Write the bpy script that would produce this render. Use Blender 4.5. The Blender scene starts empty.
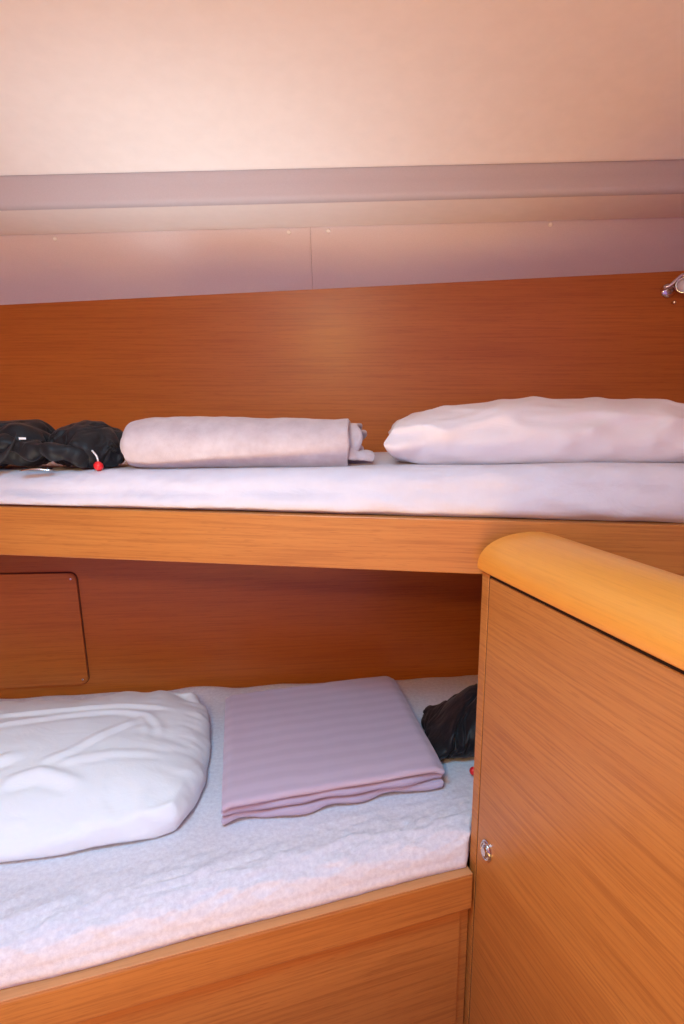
import bpy, bmesh, math, random
from mathutils import Vector, Matrix, noise
import numpy as np

scn = bpy.context.scene
COL = scn.collection
random.seed(4)

# ------------------------------------------------------------------ camera
PITCH = math.atan(112 / 600.0)
cd = bpy.data.cameras.new('camera')
cd.sensor_fit = 'VERTICAL'; cd.sensor_height = 36.0; cd.lens = 600 / 1024 * 36.0
cd.clip_start = 0.02
cam = bpy.data.objects.new('camera', cd); COL.objects.link(cam)
cam.location = (0, 0, 1.35); cam.rotation_euler = (math.pi / 2 - PITCH, 0, 0)
scn.camera = cam

# ------------------------------------------------------------------ light
w = bpy.data.worlds.new('world'); scn.world = w; w.use_nodes = True
bg = w.node_tree.nodes['Background']
bg.inputs[0].default_value = (0.70, 0.40, 1.0, 1); bg.inputs[1].default_value = 0.70

def area(name, loc, target, sx, sy, power, color):
    l = bpy.data.lights.new(name, 'AREA'); l.shape = 'RECTANGLE'; l.size = sx; l.size_y = sy
    l.energy = power; l.color = color
    o = bpy.data.objects.new(name, l); COL.objects.link(o); o.location = loc
    o.rotation_euler = (Vector(target) - Vector(loc)).to_track_quat('-Z', 'Y').to_euler()
    return o
# daylight falling through the open deck hatch above and just behind the viewer
area('hatch_daylight', (-0.27, 0.16, 2.02), (-0.27, 0.22, 0), 0.54, 0.50, 22.5, (0.24, 0.66, 1.0))
# warm area light added at the sole, standing in for light bounced upward
sb_ = area('sole_fill', (-0.20, -0.16, 0.04), (-0.10, 1.20, 1.79), 0.80, 0.45, 6.2, (1.0, 0.58, 0.17))
sb_.data.spread = math.radians(85)
# narrow cool area light added at the sole to whiten the deckhead edge
gl_ = area('deckhead_edge_fill', (-0.40, 0.04, 0.04), (-0.32, 1.27, 1.79), 0.70, 0.24, 1.00, (0.66, 0.88, 1.0))
gl_.data.spread = math.radians(27)

vs = scn.view_settings
vs.view_transform = 'Standard'; vs.look = 'None'; vs.gamma = 1.0; vs.use_curve_mapping = False
vs.exposure = 0.0

# ------------------------------------------------------------------ helpers
def link(o, parent=None):
    COL.objects.link(o)
    if parent is not None: o.parent = parent
    return o

def mobj(name, verts, faces, mat, parent=None, smooth=True, mtx=None):
    me = bpy.data.meshes.new(name)
    me.from_pydata([tuple(v) for v in verts], [], faces); me.update()
    if smooth: me.polygons.foreach_set('use_smooth', [True] * len(me.polygons))
    me.materials.append(mat)
    o = bpy.data.objects.new(name, me); link(o, parent)
    if mtx is not None: o.matrix_local = mtx
    return o

def bobj(name, bm, mat, parent=None, smooth=False, mtx=None):
    bmesh.ops.recalc_face_normals(bm, faces=bm.faces)
    me = bpy.data.meshes.new(name); bm.to_mesh(me); bm.free()
    if smooth: me.polygons.foreach_set('use_smooth', [True] * len(me.polygons))
    me.materials.append(mat)
    o = bpy.data.objects.new(name, me); link(o, parent)
    if mtx is not None: o.matrix_local = mtx
    return o

def thing(name, label, cat, loc=(0, 0, 0), rz=0, group=None):
    o = bpy.data.objects.new(name, None); COL.objects.link(o)
    o.empty_display_size = 0.05
    o.location = loc; o.rotation_euler = (0, 0, rz)
    return tag(o, label, cat, group)

def tag(o, label, cat, group=None):
    o['label'] = label; o['category'] = cat
    if group: o['group'] = group
    return o

def struct(o, label, cat):
    o['kind'] = 'structure'; o['label'] = label; o['category'] = cat
    return o

def box_bm(x0, x1, y0, y1, z0, z1, bev=0.0, seg=2):
    bm = bmesh.new()
    v = [bm.verts.new(p) for p in ((x0, y0, z0), (x1, y0, z0), (x1, y1, z0), (x0, y1, z0),
                                   (x0, y0, z1), (x1, y0, z1), (x1, y1, z1), (x0, y1, z1))]
    for f in ((0, 3, 2, 1), (4, 5, 6, 7), (0, 1, 5, 4), (1, 2, 6, 5), (2, 3, 7, 6), (3, 0, 4, 7)):
        bm.faces.new([v[i] for i in f])
    if bev > 0:
        bmesh.ops.bevel(bm, geom=list(bm.edges), offset=bev, segments=seg, affect='EDGES', profile=0.5)
    return bm

def prism_bm(poly, z0, z1, bev=0.0, seg=2):
    bm = bmesh.new()
    a = [bm.verts.new((x, y, z0)) for x, y in poly]; b = [bm.verts.new((x, y, z1)) for x, y in poly]
    n = len(poly)
    bm.faces.new(a[::-1]); bm.faces.new(b)
    for i in range(n): bm.faces.new((a[i], a[(i + 1) % n], b[(i + 1) % n], b[i]))
    if bev > 0:
        bmesh.ops.bevel(bm, geom=list(bm.edges), offset=bev, segments=seg, affect='EDGES', profile=0.5)
    return bm

def tube(pts, r, n=8, close=False):
    """verts, faces of a tube along pts; r a number or list"""
    P = [Vector(p) for p in pts]; m = len(P)
    rr = r if isinstance(r, (list, tuple)) else [r] * m
    V = []; F = []
    up = Vector((0.13, 0.31, 0.94))
    for i in range(m):
        if close: t = P[(i + 1) % m] - P[i - 1]
        else: t = P[min(i + 1, m - 1)] - P[max(i - 1, 0)]
        t.normalize()
        a = t.cross(up).normalized(); b = a.cross(t)
        for k in range(n):
            c = 2 * math.pi * k / n
            V.append(P[i] + (a * math.cos(c) + b * math.sin(c)) * rr[i])
    for i in range(m if close else m - 1):
        j = (i + 1) % m
        for k in range(n):
            F.append((i * n + k, i * n + (k + 1) % n, j * n + (k + 1) % n, j * n + k))
    if not close:
        F.append(tuple(range(n))[::-1]); F.append(tuple((m - 1) * n + k for k in range(n)))
    return V, F

def lathe(prof, n=24):
    """prof: (r, h) list around local z"""
    V = []; F = []
    for r, h in prof:
        for k in range(n):
            a = 2 * math.pi * k / n; V.append((r * math.cos(a), r * math.sin(a), h))
    m = len(prof)
    for i in range(m - 1):
        for k in range(n):
            F.append((i * n + k, i * n + (k + 1) % n, (i + 1) * n + (k + 1) % n, (i + 1) * n + k))
    F.append(tuple(range(n))[::-1]); F.append(tuple((m - 1) * n + k for k in range(n)))
    return V, F

def grid_faces(nu, nv, wrap_u=False, off=0):
    F = []
    for i in range(nu if wrap_u else nu - 1):
        for j in range(nv - 1):
            a = off + i * nv + j; b = off + ((i + 1) % nu) * nv + j
            F.append((a, b, b + 1, a + 1))
    return F

def frame(origin, xdir, z=(0, 0, 1)):
    x = Vector(xdir).normalized(); zz = Vector(z).normalized(); y = zz.cross(x).normalized(); zz = x.cross(y)
    M = Matrix((x, y, zz)).transposed().to_4x4(); M.translation = Vector(origin)
    return M

def fbm(x, y, z=0.0, o=4):
    return noise.fractal((x, y, z), 1.0, 2.0, o)
def n3(x, y, z=0.0):
    return noise.noise((x, y, z))
def sstep(a, b, x):
    t = max(0.0, min(1.0, (x - a) / (b - a))); return t * t * (3 - 2 * t)

# ------------------------------------------------------------------ materials
def mat_base(name):
    m = bpy.data.materials.new(name); m.use_nodes = True
    nt = m.node_tree; nt.nodes.clear()
    out = nt.nodes.new('ShaderNodeOutputMaterial'); p = nt.nodes.new('ShaderNodeBsdfPrincipled')
    nt.links.new(p.outputs[0], out.inputs[0])
    return m, nt, p

def N(nt, t, **kw):
    n = nt.nodes.new(t)
    for k, v in kw.items(): setattr(n, k, v)
    return n

def noise_node(nt, vec, scale, detail=3, rough=0.55):
    n = N(nt, 'ShaderNodeTexNoise'); n.inputs['Scale'].default_value = scale
    n.inputs['Detail'].default_value = detail; n.inputs['Roughness'].default_value = rough
    nt.links.new(vec, n.inputs['Vector']); return n

def mapping(nt, scale, rot=(0, 0, 0)):
    tc = N(nt, 'ShaderNodeTexCoord'); mp = N(nt, 'ShaderNodeMapping')
    mp.inputs['Scale'].default_value = scale; mp.inputs['Rotation'].default_value = rot
    nt.links.new(tc.outputs['Object'], mp.inputs['Vector']); return mp.outputs[0]

def ramp(nt, fac, stops):
    r = N(nt, 'ShaderNodeValToRGB'); e = r.color_ramp.elements
    while len(e) < len(stops): e.new(0.5)
    for i, (p, c) in enumerate(stops):
        e[i].position = p; e[i].color = (c[0], c[1], c[2], 1) if not isinstance(c, float) else (c, c, c, 1)
    nt.links.new(fac, r.inputs[0]); return r.outputs[0]

def mixc(nt, a, b, fac, mode='MIX'):
    m = N(nt, 'ShaderNodeMix', data_type='RGBA', blend_type=mode)
    for s, v in ((m.inputs['Factor'], fac), (m.inputs['A'], a), (m.inputs['B'], b)):
        if isinstance(v, (int, float)): s.default_value = v
        elif isinstance(v, tuple): s.default_value = (v[0], v[1], v[2], 1)
        else: nt.links.new(v, s)
    return m.outputs['Result']

def wood(name, light, mid, dark, rough=0.38, streak=1.0, coat=0.15):
    """veneer, grain along the object's local X"""
    m, nt, p = mat_base(name)
    big = noise_node(nt, mapping(nt, (1.1, 14, 14)), 1.0, 3, 0.5)
    fine = noise_node(nt, mapping(nt, (4.5, 190, 190)), 1.0, 4, 0.62)
    pore = noise_node(nt, mapping(nt, (26, 420, 420)), 1.0, 2, 0.5)
    c1 = ramp(nt, big.outputs[0], [(0.28, mid), (0.72, light)])
    s = ramp(nt, fine.outputs[0], [(0.36, 1.0), (0.52, 0.30), (0.72, 0.0)])
    mm = N(nt, 'ShaderNodeMath', operation='MULTIPLY'); nt.links.new(s, mm.inputs[0]); mm.inputs[1].default_value = 0.62 * streak
    c2 = mixc(nt, c1, dark, mm.outputs[0])
    s2 = ramp(nt, pore.outputs[0], [(0.30, 1.0), (0.42, 0.0)])
    m2 = N(nt, 'ShaderNodeMath', operation='MULTIPLY'); nt.links.new(s2, m2.inputs[0]); m2.inputs[1].default_value = 0.5 * streak
    c3 = mixc(nt, c2, dark, m2.outputs[0])
    nt.links.new(c3, p.inputs['Base Color'])
    p.inputs['Roughness'].default_value = rough
    p.inputs['Specular IOR Level'].default_value = 0.4
    p.inputs['Coat Weight'].default_value = coat; p.inputs['Coat Roughness'].default_value = 0.25
    b = N(nt, 'ShaderNodeBump'); b.inputs['Strength'].default_value = 0.08; b.inputs['Distance'].default_value = 0.001
    nt.links.new(fine.outputs[0], b.inputs['Height']); nt.links.new(b.outputs[0], p.inputs['Normal'])
    return m

def cloth(name, col, col2=None, rough=0.9, weave=900, bump=0.15, sheen=0.15, blotch=12, wrinkle=0.0, trans=0.0):
    m, nt, p = mat_base(name)
    v = mapping(nt, (1, 1, 1))
    b1 = noise_node(nt, v, blotch, 4, 0.6)
    c = ramp(nt, b1.outputs[0], [(0.3, col2 or col), (0.7, col)])
    nt.links.new(c, p.inputs['Base Color'])
    p.inputs['Roughness'].default_value = rough
    p.inputs['Specular IOR Level'].default_value = 0.2
    p.inputs['Sheen Weight'].default_value = sheen; p.inputs['Sheen Roughness'].default_value = 0.4
    wv = noise_node(nt, v, weave, 2, 0.6)
    h = wv.outputs[0]
    b = N(nt, 'ShaderNodeBump'); b.inputs['Strength'].default_value = bump; b.inputs['Distance'].default_value = 0.0012
    nt.links.new(h, b.inputs['Height'])
    last = b
    if wrinkle > 0:
        w2 = noise_node(nt, mapping(nt, (9, 16, 16)), 1.0, 5, 0.6); w2.inputs['Distortion'].default_value = 1.2
        bb = N(nt, 'ShaderNodeBump'); bb.inputs['Strength'].default_value = wrinkle; bb.inputs['Distance'].default_value = 0.01
        nt.links.new(w2.outputs[0], bb.inputs['Height']); nt.links.new(bb.outputs[0], b.inputs['Normal'])
    nt.links.new(last.outputs[0], p.inputs['Normal'])
    return m

def plain(name, col, rough=0.5, metal=0.0, speck=0.0, scale=60):
    m, nt, p = mat_base(name)
    n = noise_node(nt, mapping(nt, (1, 1, 1)), scale, 3, 0.6)
    c2 = tuple(x * (1 - speck) for x in col)
    nt.links.new(ramp(nt, n.outputs[0], [(0.35, c2), (0.65, col)]), p.inputs['Base Color'])
    p.inputs['Roughness'].default_value = rough; p.inputs['Metallic'].default_value = metal
    return m

M = {}
M['veneer'] = wood('wood_veneer', (0.60, 0.240, 0.054), (0.52, 0.190, 0.040), (0.30, 0.085, 0.018), streak=0.85)
M['wall_veneer'] = wood('wall_wood_veneer', (0.58, 0.185, 0.030), (0.50, 0.150, 0.023), (0.32, 0.080, 0.012), streak=0.75)
M['solid'] = wood('solid_wood_trim', (0.84, 0.34, 0.052), (0.78, 0.30, 0.042), (0.58, 0.19, 0.025), rough=0.42, streak=0.45, coat=0.12)
M['lip'] = wood('rail_lip_wood', (0.66, 0.31, 0.13), (0.60, 0.27, 0.10), (0.44, 0.17, 0.06), streak=0.5)
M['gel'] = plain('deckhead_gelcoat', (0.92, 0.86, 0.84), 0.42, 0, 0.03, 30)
M['step'] = plain('deckhead_step_shade', (0.48, 0.43, 0.47), 0.6, 0, 0.05, 400)  # colour darkened to give the upright step face its shade
M['panel'] = plain('deckhead_panel_vinyl', (0.76, 0.69, 0.72), 0.6, 0, 0.06, 500)
M['sheet'] = cloth('bed_sheet', (0.72, 0.70, 0.76), (0.68, 0.655, 0.71), blotch=22, weave=700, bump=0.2, wrinkle=0.26)
M['sheet_low'] = cloth('crepe_sheet', (0.80, 0.79, 0.84), (0.66, 0.64, 0.70), blotch=130, weave=600, bump=0.4, wrinkle=0.18)
M['pillow'] = cloth('pillow_cotton', (0.89, 0.95, 0.97), (0.87, 0.93, 0.96), blotch=6, weave=1100, bump=0.06, wrinkle=0.20)
M['pillow_up'] = cloth('pillow_cotton_warm', (0.84, 0.80, 0.82), (0.81, 0.76, 0.78), blotch=6, weave=1100, bump=0.06, wrinkle=0.22)
M['towel'] = cloth('beige_fleece', (0.66, 0.575, 0.585), (0.56, 0.465, 0.475), blotch=38, weave=500, bump=0.6, sheen=0.3)
M['black'] = cloth('black_nylon', (0.017, 0.018, 0.021), (0.010, 0.011, 0.013), rough=0.46, blotch=30, weave=1500, bump=0.1, sheen=0.1, wrinkle=0.35)
M['strap'] = plain('black_webbing', (0.018, 0.018, 0.02), 0.75, 0, 0.3, 900)
M['red'] = plain('red_plastic', (0.80, 0.02, 0.025), 0.35)
M['cord'] = plain('white_cord', (0.80, 0.80, 0.80), 0.6)
M['chrome'] = plain('chrome', (0.75, 0.73, 0.72), 0.16, 1.0)
M['dark'] = plain('gap_shade', (0.02, 0.014, 0.01), 0.9)  # near-black that paints the shade inside joints and gaps
M['groove'] = plain('groove_stain', (0.10, 0.032, 0.014), 0.7)
M['lens'] = plain('frosted_lens', (0.75, 0.74, 0.76), 0.3)
M['screw'] = plain('screw_cap_white', (0.95, 0.94, 0.92), 0.25)
M['floor'] = wood('floor_boards', (0.40, 0.20, 0.08), (0.33, 0.15, 0.06), (0.12, 0.05, 0.02))

# blanket: woven tone-on-tone bands running along local X
def blanket_mat():
    m, nt, p = mat_base('mauve_satin_stripe_blanket')
    v = mapping(nt, (1, 1, 1))
    wv = N(nt, 'ShaderNodeTexWave', wave_type='BANDS', bands_direction='Y')
    wv.inputs['Scale'].default_value = 9.0; wv.inputs['Distortion'].default_value = 1.6
    wv.inputs['Detail'].default_value = 2; wv.inputs['Detail Scale'].default_value = 1.2
    nt.links.new(v, wv.inputs['Vector'])
    c = ramp(nt, wv.outputs[0], [(0.2, (0.545, 0.455, 0.560)), (0.8, (0.585, 0.492, 0.598))])
    nt.links.new(c, p.inputs['Base Color'])
    p.inputs['Roughness'].default_value = 0.85; p.inputs['Sheen Weight'].default_value = 0.3
    p.inputs['Specular IOR Level'].default_value = 0.2
    wn = noise_node(nt, v, 900, 2)
    b = N(nt, 'ShaderNodeBump'); b.inputs['Strength'].default_value = 0.3; b.inputs['Distance'].default_value = 0.001
    nt.links.new(wn.outputs[0], b.inputs['Height']); nt.links.new(b.outputs[0], p.inputs['Normal'])
    return m
M['blanket'] = blanket_mat()

# ------------------------------------------------------------------ setting
XL, XR = -1.30, 1.02
def line_at(a, b, x):
    t = (x - a[0]) / (b[0] - a[0]); return Vector(a).lerp(Vector(b), t)

# floor
fl = bobj('floor', box_bm(-1.4, 1.1, -1.0, 1.75, -0.03, 0.0), M['floor'])
struct(fl, 'dark wooden cabin floor', 'floor')

# upper hull-side bulkhead: top edge rises to the right with the sheer
WT = ((-0.877, 1.609, 1.589), (0.813, 1.508, 1.652))
wl = line_at(*WT, XL); wr = line_at(*WT, XR)
def wall_slab(name, a, b, z0, za, zb, th, mat):
    """vertical slab along a->b (plan), local X along it"""
    a = Vector(a); b = Vector(b); L = (b - a).length
    Mx = frame((a.x, a.y, 0), (b.x - a.x, b.y - a.y, 0))
    bm = bmesh.new()
    v = [bm.verts.new(p) for p in ((0, 0, z0), (L, 0, z0), (L, 0, zb), (0, 0, za), (0, th, z0), (L, th, z0), (L, th, zb), (0, th, za))]
    for f in ((0, 1, 2, 3), (5, 4, 7, 6), (1, 5, 6, 2), (4, 0, 3, 7), (3, 2, 6, 7), (4, 5, 1, 0)): bm.faces.new([v[i] for i in f])
    return bobj(name, bm, mat, None, False, Mx)
wu = wall_slab('wall_back', (wl.x, wl.y), (wr.x, wr.y), 1.10, wl.z + 0.02, wr.z + 0.02, 0.03, M['wall_veneer'])
struct(wu, 'reddish brown wood veneer bulkhead behind the upper bunk', 'wall')

LW = (Vector((-0.894, 1.455, 0)), Vector((0.376, 1.585, 0)))      # foot of the lower bulkhead
lw0 = LW[0].lerp(LW[1], (XL + 0.894) / 1.27); lw1 = LW[0].lerp(LW[1], (0.98 + 0.894) / 1.27)
wb = wall_slab('wall_back_lower', lw0, lw1, 0.0, 1.083, 1.083, 0.03, M['wall_veneer'])
struct(wb, 'shaded reddish wood bulkhead behind the lower bunk', 'wall')

wlft = wall_slab('wall_left', (-1.31, -0.9), (-1.31, 1.72), 0.0, 1.90, 1.90, -0.03, M['wall_veneer'])
struct(wlft, 'wooden bulkhead at the head of the bunks', 'wall')
wrgt = wall_slab('wall_right', (1.03, -0.2), (1.03, 1.62), 0.0, 1.90, 1.90, 0.03, M['wall_veneer'])
struct(wrgt, 'wooden bulkhead at the foot of the bunks', 'wall')

# ceiling: stepped moulded deckhead
E = ((-0.817, 1.530, 1.735), (0.736, 1.385, 1.735))      # lip of the soffit
S = ((-0.700, 1.322, 1.735), (0.644, 1.220, 1.735))      # inner corner under the step
T = ((-0.690, 1.313, 1.790), (0.643, 1.230, 1.790))      # lower edge of the deckhead

def ceil_strip(name, rows, mat, parent=None, nx=24, smooth=True):
    """rows: list of functions x -> Vector"""
    V = []; xs = [XL + (XR - XL) * i / nx for i in range(nx + 1)]
    for x in xs:
        for r in rows: V.append(r(x))
    return mobj(name, V, grid_faces(nx + 1, len(rows)), mat, parent, smooth)
def off(seg, dy, dz):
    return lambda x: line_at(*seg, x) + Vector((0, dy, dz))

# deckhead slab with the open hatch cut out
hx0, hx1, hy0, hy1 = -0.55, 0.01, -0.10, 0.42
def deck_z(x, y): return 1.79 + 0.085 * (1 - math.exp(-max(0.0, line_at(*T, x).y - y) / 0.24))
xs = sorted(set([XL, -1.0, -0.8, hx0, -0.4, -0.27, -0.13, hx1, 0.15, 0.3, 0.5, 0.7, 0.85, XR]))
ysb = [-1.0, -0.6, -0.3, hy0, 0.05, 0.16, 0.3, hy1] + [hy1 + 0.04 * q for q in range(1, 18)]
V = []; Fc = []
def row_y(x, j):
    if j < len(ysb): return ysb[j]
    e = line_at(*T, x).y
    return [e - 0.03, e - 0.012, e - 0.004, e - 0.0008, e][j - len(ysb)]
nr = len(ysb) + 5
for x in xs:
    for j in range(nr):
        y = row_y(x, j); z = deck_z(x, y)
        if j == nr - 3: z += 0.0015
        if j == nr - 2: z += 0.004
        if j == nr - 1: z += 0.009
        V.append((x, y, z))
for i in range(len(xs) - 1):
    for j in range(nr - 1):
        cx = (xs[i] + xs[i + 1]) / 2; cy = (V[i * nr + j][1] + V[i * nr + j + 1][1]) / 2
        if hx0 < cx < hx1 and hy0 < cy < hy1: continue
        a = i * nr + j; b = a + nr
        Fc.append((a, a + 1, b + 1, b))
ceil = mobj('ceiling', V, Fc, M['gel'])
struct(ceil, 'smooth white moulded deckhead above the bunks', 'ceiling')
# the step face and the soffit with its rolled lip
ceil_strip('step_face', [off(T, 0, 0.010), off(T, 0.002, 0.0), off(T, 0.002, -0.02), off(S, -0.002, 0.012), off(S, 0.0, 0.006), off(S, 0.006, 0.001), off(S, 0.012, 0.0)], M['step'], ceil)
rows = [off(S, 0.006, 0.001)]
for k in range(1, 8):
    rows.append((lambda t: (lambda x: line_at(*S, x).lerp(line_at(*E, x), t) + Vector((0, 0.0, 0))))(0.06 + 0.86 * k / 7))
for k in range(7):
    a = math.pi * k / 6
    rows.append(off(E, -0.006 + 0.009 * math.sin(a), 0.009 - 0.009 * math.cos(a)))
ceil_strip('soffit', rows, M['gel'], ceil)
# two vinyl panels with a butt seam and screw caps
def P_at(x, t):
    return line_at((E[0][0], E[0][1] + 0.002, E[0][2] + 0.004), (E[1][0], E[1][1] + 0.002, E[1][2] + 0.004), x).lerp(line_at(*WT, x) + Vector((0, -0.001, 0)), t)
def ceil_panel(x0, x1):
    V = []; n = 8
    nrm = Vector((0.05, 0.9, 0.45)).normalized() * 0.006
    for d in (0, 1):
        for i in range(n + 1):
            x = x0 + (x1 - x0) * i / n
            for t in (0.0, 0.02, 0.5, 1.0): V.append(P_at(x, t) + nrm * d)
    F = grid_faces(n + 1, 4) + [f[::-1] for f in grid_faces(n + 1, 4, off=(n + 1) * 4)]
    o2 = (n + 1) * 4
    for i in range(n):
        for j in (0, 3):
            a = i * 4 + j; b = a + 4; F.append((a, a + o2, b + o2, b))
    for i in (0, n):
        for j in range(3):
            a = i * 4 + j; F.append((a, a + 1, a + 1 + o2, a + o2))
    return mobj('ceiling_panel', V, F, M['panel'], ceil, False)
SEAM = -0.0727
pA = ceil_panel(XL, SEAM - 0.0004); pB = ceil_panel(SEAM + 0.0004, XR)
sv_ = []
for d_ in (0.0052, 0.0058):
    for x_ in (SEAM - 0.012, SEAM + 0.012):
        for t_ in (0.01, 1.0): sv_.append(P_at(x_, t_) + Vector((0.05, 0.9, 0.45)).normalized() * d_)
mobj('seam_light_block', sv_, [(0, 1, 3, 2), (4, 6, 7, 5), (0, 2, 6, 4), (1, 5, 7, 3), (0, 4, 5, 1), (2, 3, 7, 6)], M['dark'], ceil, False)  # dark strip added behind the seam so no light leaks through
pn = (P_at(0.3, 0) - P_at(-0.3, 0)).cross(P_at(0, 1) - P_at(0, 0)).normalized()
if pn.y > 0: pn = -pn
cv, cf = lathe([(0.0052, -0.001), (0.0052, 0.0014), (0.0038, 0.0032), (0.0014, 0.0038)], 12)
capmesh = None
for x, par in ((-0.684, pA), (-0.122, pA), (-0.031, pB), (0.461, pB)):
    p0 = P_at(x, 0.075)
    Mx = frame(p0, (1, -0.06, 0), pn); 
    q = pn.to_track_quat('Z', 'Y').to_matrix().to_4x4(); q.translation = p0
    if capmesh is None:
        o = mobj('screw_cap', cv, cf, M['screw'], par, True, q); capmesh = o.data
    else:
        o = bpy.data.objects.new('screw_cap', capmesh); link(o, par); o.matrix_local = q

# open deck hatch frame above the viewer
def ring_frame(x0, x1, y0, y1, z0, z1, wdt):
    bm = bmesh.new()
    outer = [(x0 - wdt, y0 - wdt), (x1 + wdt, y0 - wdt), (x1 + wdt, y1 + wdt), (x0 - wdt, y1 + wdt)]
    inner = [(x0, y0), (x1, y0), (x1, y1), (x0, y1)]
    vo = [[bm.verts.new((x, y, z)) for x, y in outer] for z in (z0, z1)]
    vi = [[bm.verts.new((x, y, z)) for x, y in inner] for z in (z0, z1)]
    for i in range(4):
        j = (i + 1) % 4
        bm.faces.new((vo[0][i], vo[0][j], vi[0][j], vi[0][i])); bm.faces.new((vo[1][i], vi[1][i], vi[1][j], vo[1][j]))
        bm.faces.new((vo[0][i], vo[1][i], vo[1][j], vo[0][j])); bm.faces.new((vi[0][i], vi[0][j], vi[1][j], vi[1][i]))
    return bm
hf = bobj('window_1', ring_frame(hx0, hx1, hy0, hy1, 1.855, 1.99, 0.025), M['gel'])
struct(hf, 'white framed open deck hatch overhead', 'window')

# unseen warm fill added behind the viewer, dressed as a round deckhead lamp
lamp = thing('added_fill_lamp', 'unseen round lamp added on the deckhead behind the viewer as warm fill', 'lamp', (-0.30, -0.45, 1.868))
V, F = lathe([(0.060, 0.0), (0.060, -0.012), (0.052, -0.018), (0.050, -0.012), (0.050, 0.0)], 32)
mobj('housing', V, F, M['chrome'], lamp)
ld = bpy.data.lights.new('fill_lamp_glow', 'POINT'); ld.energy = 25.0; ld.color = (1.0, 0.607, 0.18); ld.shadow_soft_size = 0.06
lo = bpy.data.objects.new('fill_lamp_glow', ld); link(lo, lamp); lo.location = (0, 0, -0.17)

# ------------------------------------------------------------------ upper bunk
ub = thing('bunk', 'upper bunk with an orange-brown wooden front board', 'bunk', (0, 0, 0))
RA = Vector((-0.640, 1.106, 1.155)); RB = Vector((0.545, 0.933, 1.153))
rd = RB - RA; rd.z = 0; rd.normalize()
r0 = RA + rd * ((XL + 0.01 - RA.x) / rd.x); r1 = RA + rd * ((XR - 0.01 - RA.x) / rd.x)
Lr = (r1 - r0).length
RM = frame((r0.x, r0.y, 0), rd)
bobj('front_board', box_bm(0, Lr, 0, 0.022, 1.060, 1.1535, 0.002), M['veneer'], ub, False, RM)
def plan(pt): return (pt.x, pt.y)
bobj('base_board', prism_bm([(r0.x, r0.y + 0.024), (r1.x, r1.y + 0.024), (r1.x, line_at(*WT, r1.x).y - 0.004), (r0.x, line_at(*WT, r0.x).y - 0.004)], 1.085, 1.148), M['veneer'], ub)

# mattress: front profile is rounded, crest rises slightly to the right
def upper_mattress():
    ns, prof = 240, []
    V = []
    s0, s1 = 0.015, Lr - 0.015
    for i in range(ns + 1):
        s = s0 + (s1 - s0) * i / ns
        base = r0 + rd * s
        x = base.x
        back = line_at(*WT, x).y - 0.006
        nrm = Vector((-rd.y, rd.x, 0))
        depth = (back - base.y) * rd.x
        top = 1.2165 + 0.029 * sstep(-0.75, 0.75, x) + 0.0025 * n3(x * 4, 2.0)
        sag = 0.004 * n3(x * 3.1, 7.7)
        pts = []
        zb = 1.1537 + 0.002 * abs(n3(x * 9, 5))
        r = 0.036
        for k in range(7):          # front face, gently bulged
            t = k / 6
            z = zb + (top - r - zb) * t
            bul = 0.010 * math.sin(math.pi * min(1, t * 0.9 + 0.1)) 
            pts.append((0.014 - bul + (0.010 if k == 0 else 0) + sag, z))
        y0 = pts[-1][0]
        for k in range(1, 9):
            a = math.pi / 2 * k / 8
            pts.append((y0 + r * (1 - math.cos(a)), top - r + r * math.sin(a)))
        yl = pts[-1][0]
        for k in range(1, 15):
            t = k / 14
            pts.append((yl + (depth - 0.03 - yl) * t, top + 0.002 * n3(x * 5, t * 4) - 0.010 * t))
        yl, zl = pts[-1]
        for k in range(1, 6):
            a = math.pi / 2 * k / 5
            pts.append((yl + 0.028 * math.sin(a), zl - 0.028 * (1 - math.cos(a))))
        pts.append((depth, 1.16))
        for k, (yy, zz) in enumerate(pts):
            # sheet creases on the front face, slanting
            if 1 <= k <= 14:
                wv = 0.0
                wv += 0.0060 * max(0, n3(x * 13 + zz * 40, zz * 10, 1.3)) ** 1.0 * sstep(0.1, 0.5, x + 0.35 + 0 * zz)
                wv += 0.006 * n3(x * 6 - zz * 16, zz * 9, 4.0)
                ridge = 1 - abs(n3(x * 9 + zz * 55, zz * 8, 8.1))
                wv += 0.012 * max(0, ridge - 0.86) / 0.14 * 0.45 * (0.4 + 0.6 * sstep(0.0, 0.5, abs(x - 0.05)))
                yy -= wv; zz += wv * 0.25
            p = base + nrm * yy
            V.append((p.x, p.y, zz))
        m = len(pts)
    F = grid_faces(ns + 1, m)
    F.append(tuple(range(m))); F.append(tuple(ns * m + j for j in range(m))[::-1])
    return mobj('mattress', V, F, M['sheet'])
um = upper_mattress()
tag(um, 'thin mattress in a pale lavender sheet on the upper bunk', 'mattress')

# ------------------------------------------------------------------ lower bunk
FA = Vector((-0.4723, 0.6899, 0.53)); FB = Vector((0.2301, 0.9188, 0.53))   # top front edge of the lower rail
fd = (FB - FA).normalized()
f0 = FA + fd * ((-1.28 - FA.x) / fd.x); f1 = FB + fd * 0.001
fn = Vector((-fd.y, fd.x, 0))
Lf = (f1 - f0).length
FM = frame((f0.x, f0.y, 0), fd)
lb = thing('bunk', 'lower bunk with a wooden lipped front rail and box front', 'bunk', (0, 0, 0))
bobj('front_rail', box_bm(0, Lf, 0, 0.030, 0.461, 0.530, 0.003), M['veneer'], lb, False, FM)
tr = bobj('rail_lip', box_bm(0.001, Lf - 0.001, 0.001, 0.029, 0.5302, 0.5325, 0.0008), M['lip'], lb, False, FM)
bobj('front_panel', box_bm(0, Lf - 0.016, 0.012, 0.030, 0.0, 0.461, 0.0), M['veneer'], lb, False, FM)
bobj('corner_filler', box_bm(Lf - 0.0158, Lf + 0.004, 0.019, 0.030, 0.0, 0.461, 0.0), M['veneer'], lb, False, FM)
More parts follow.
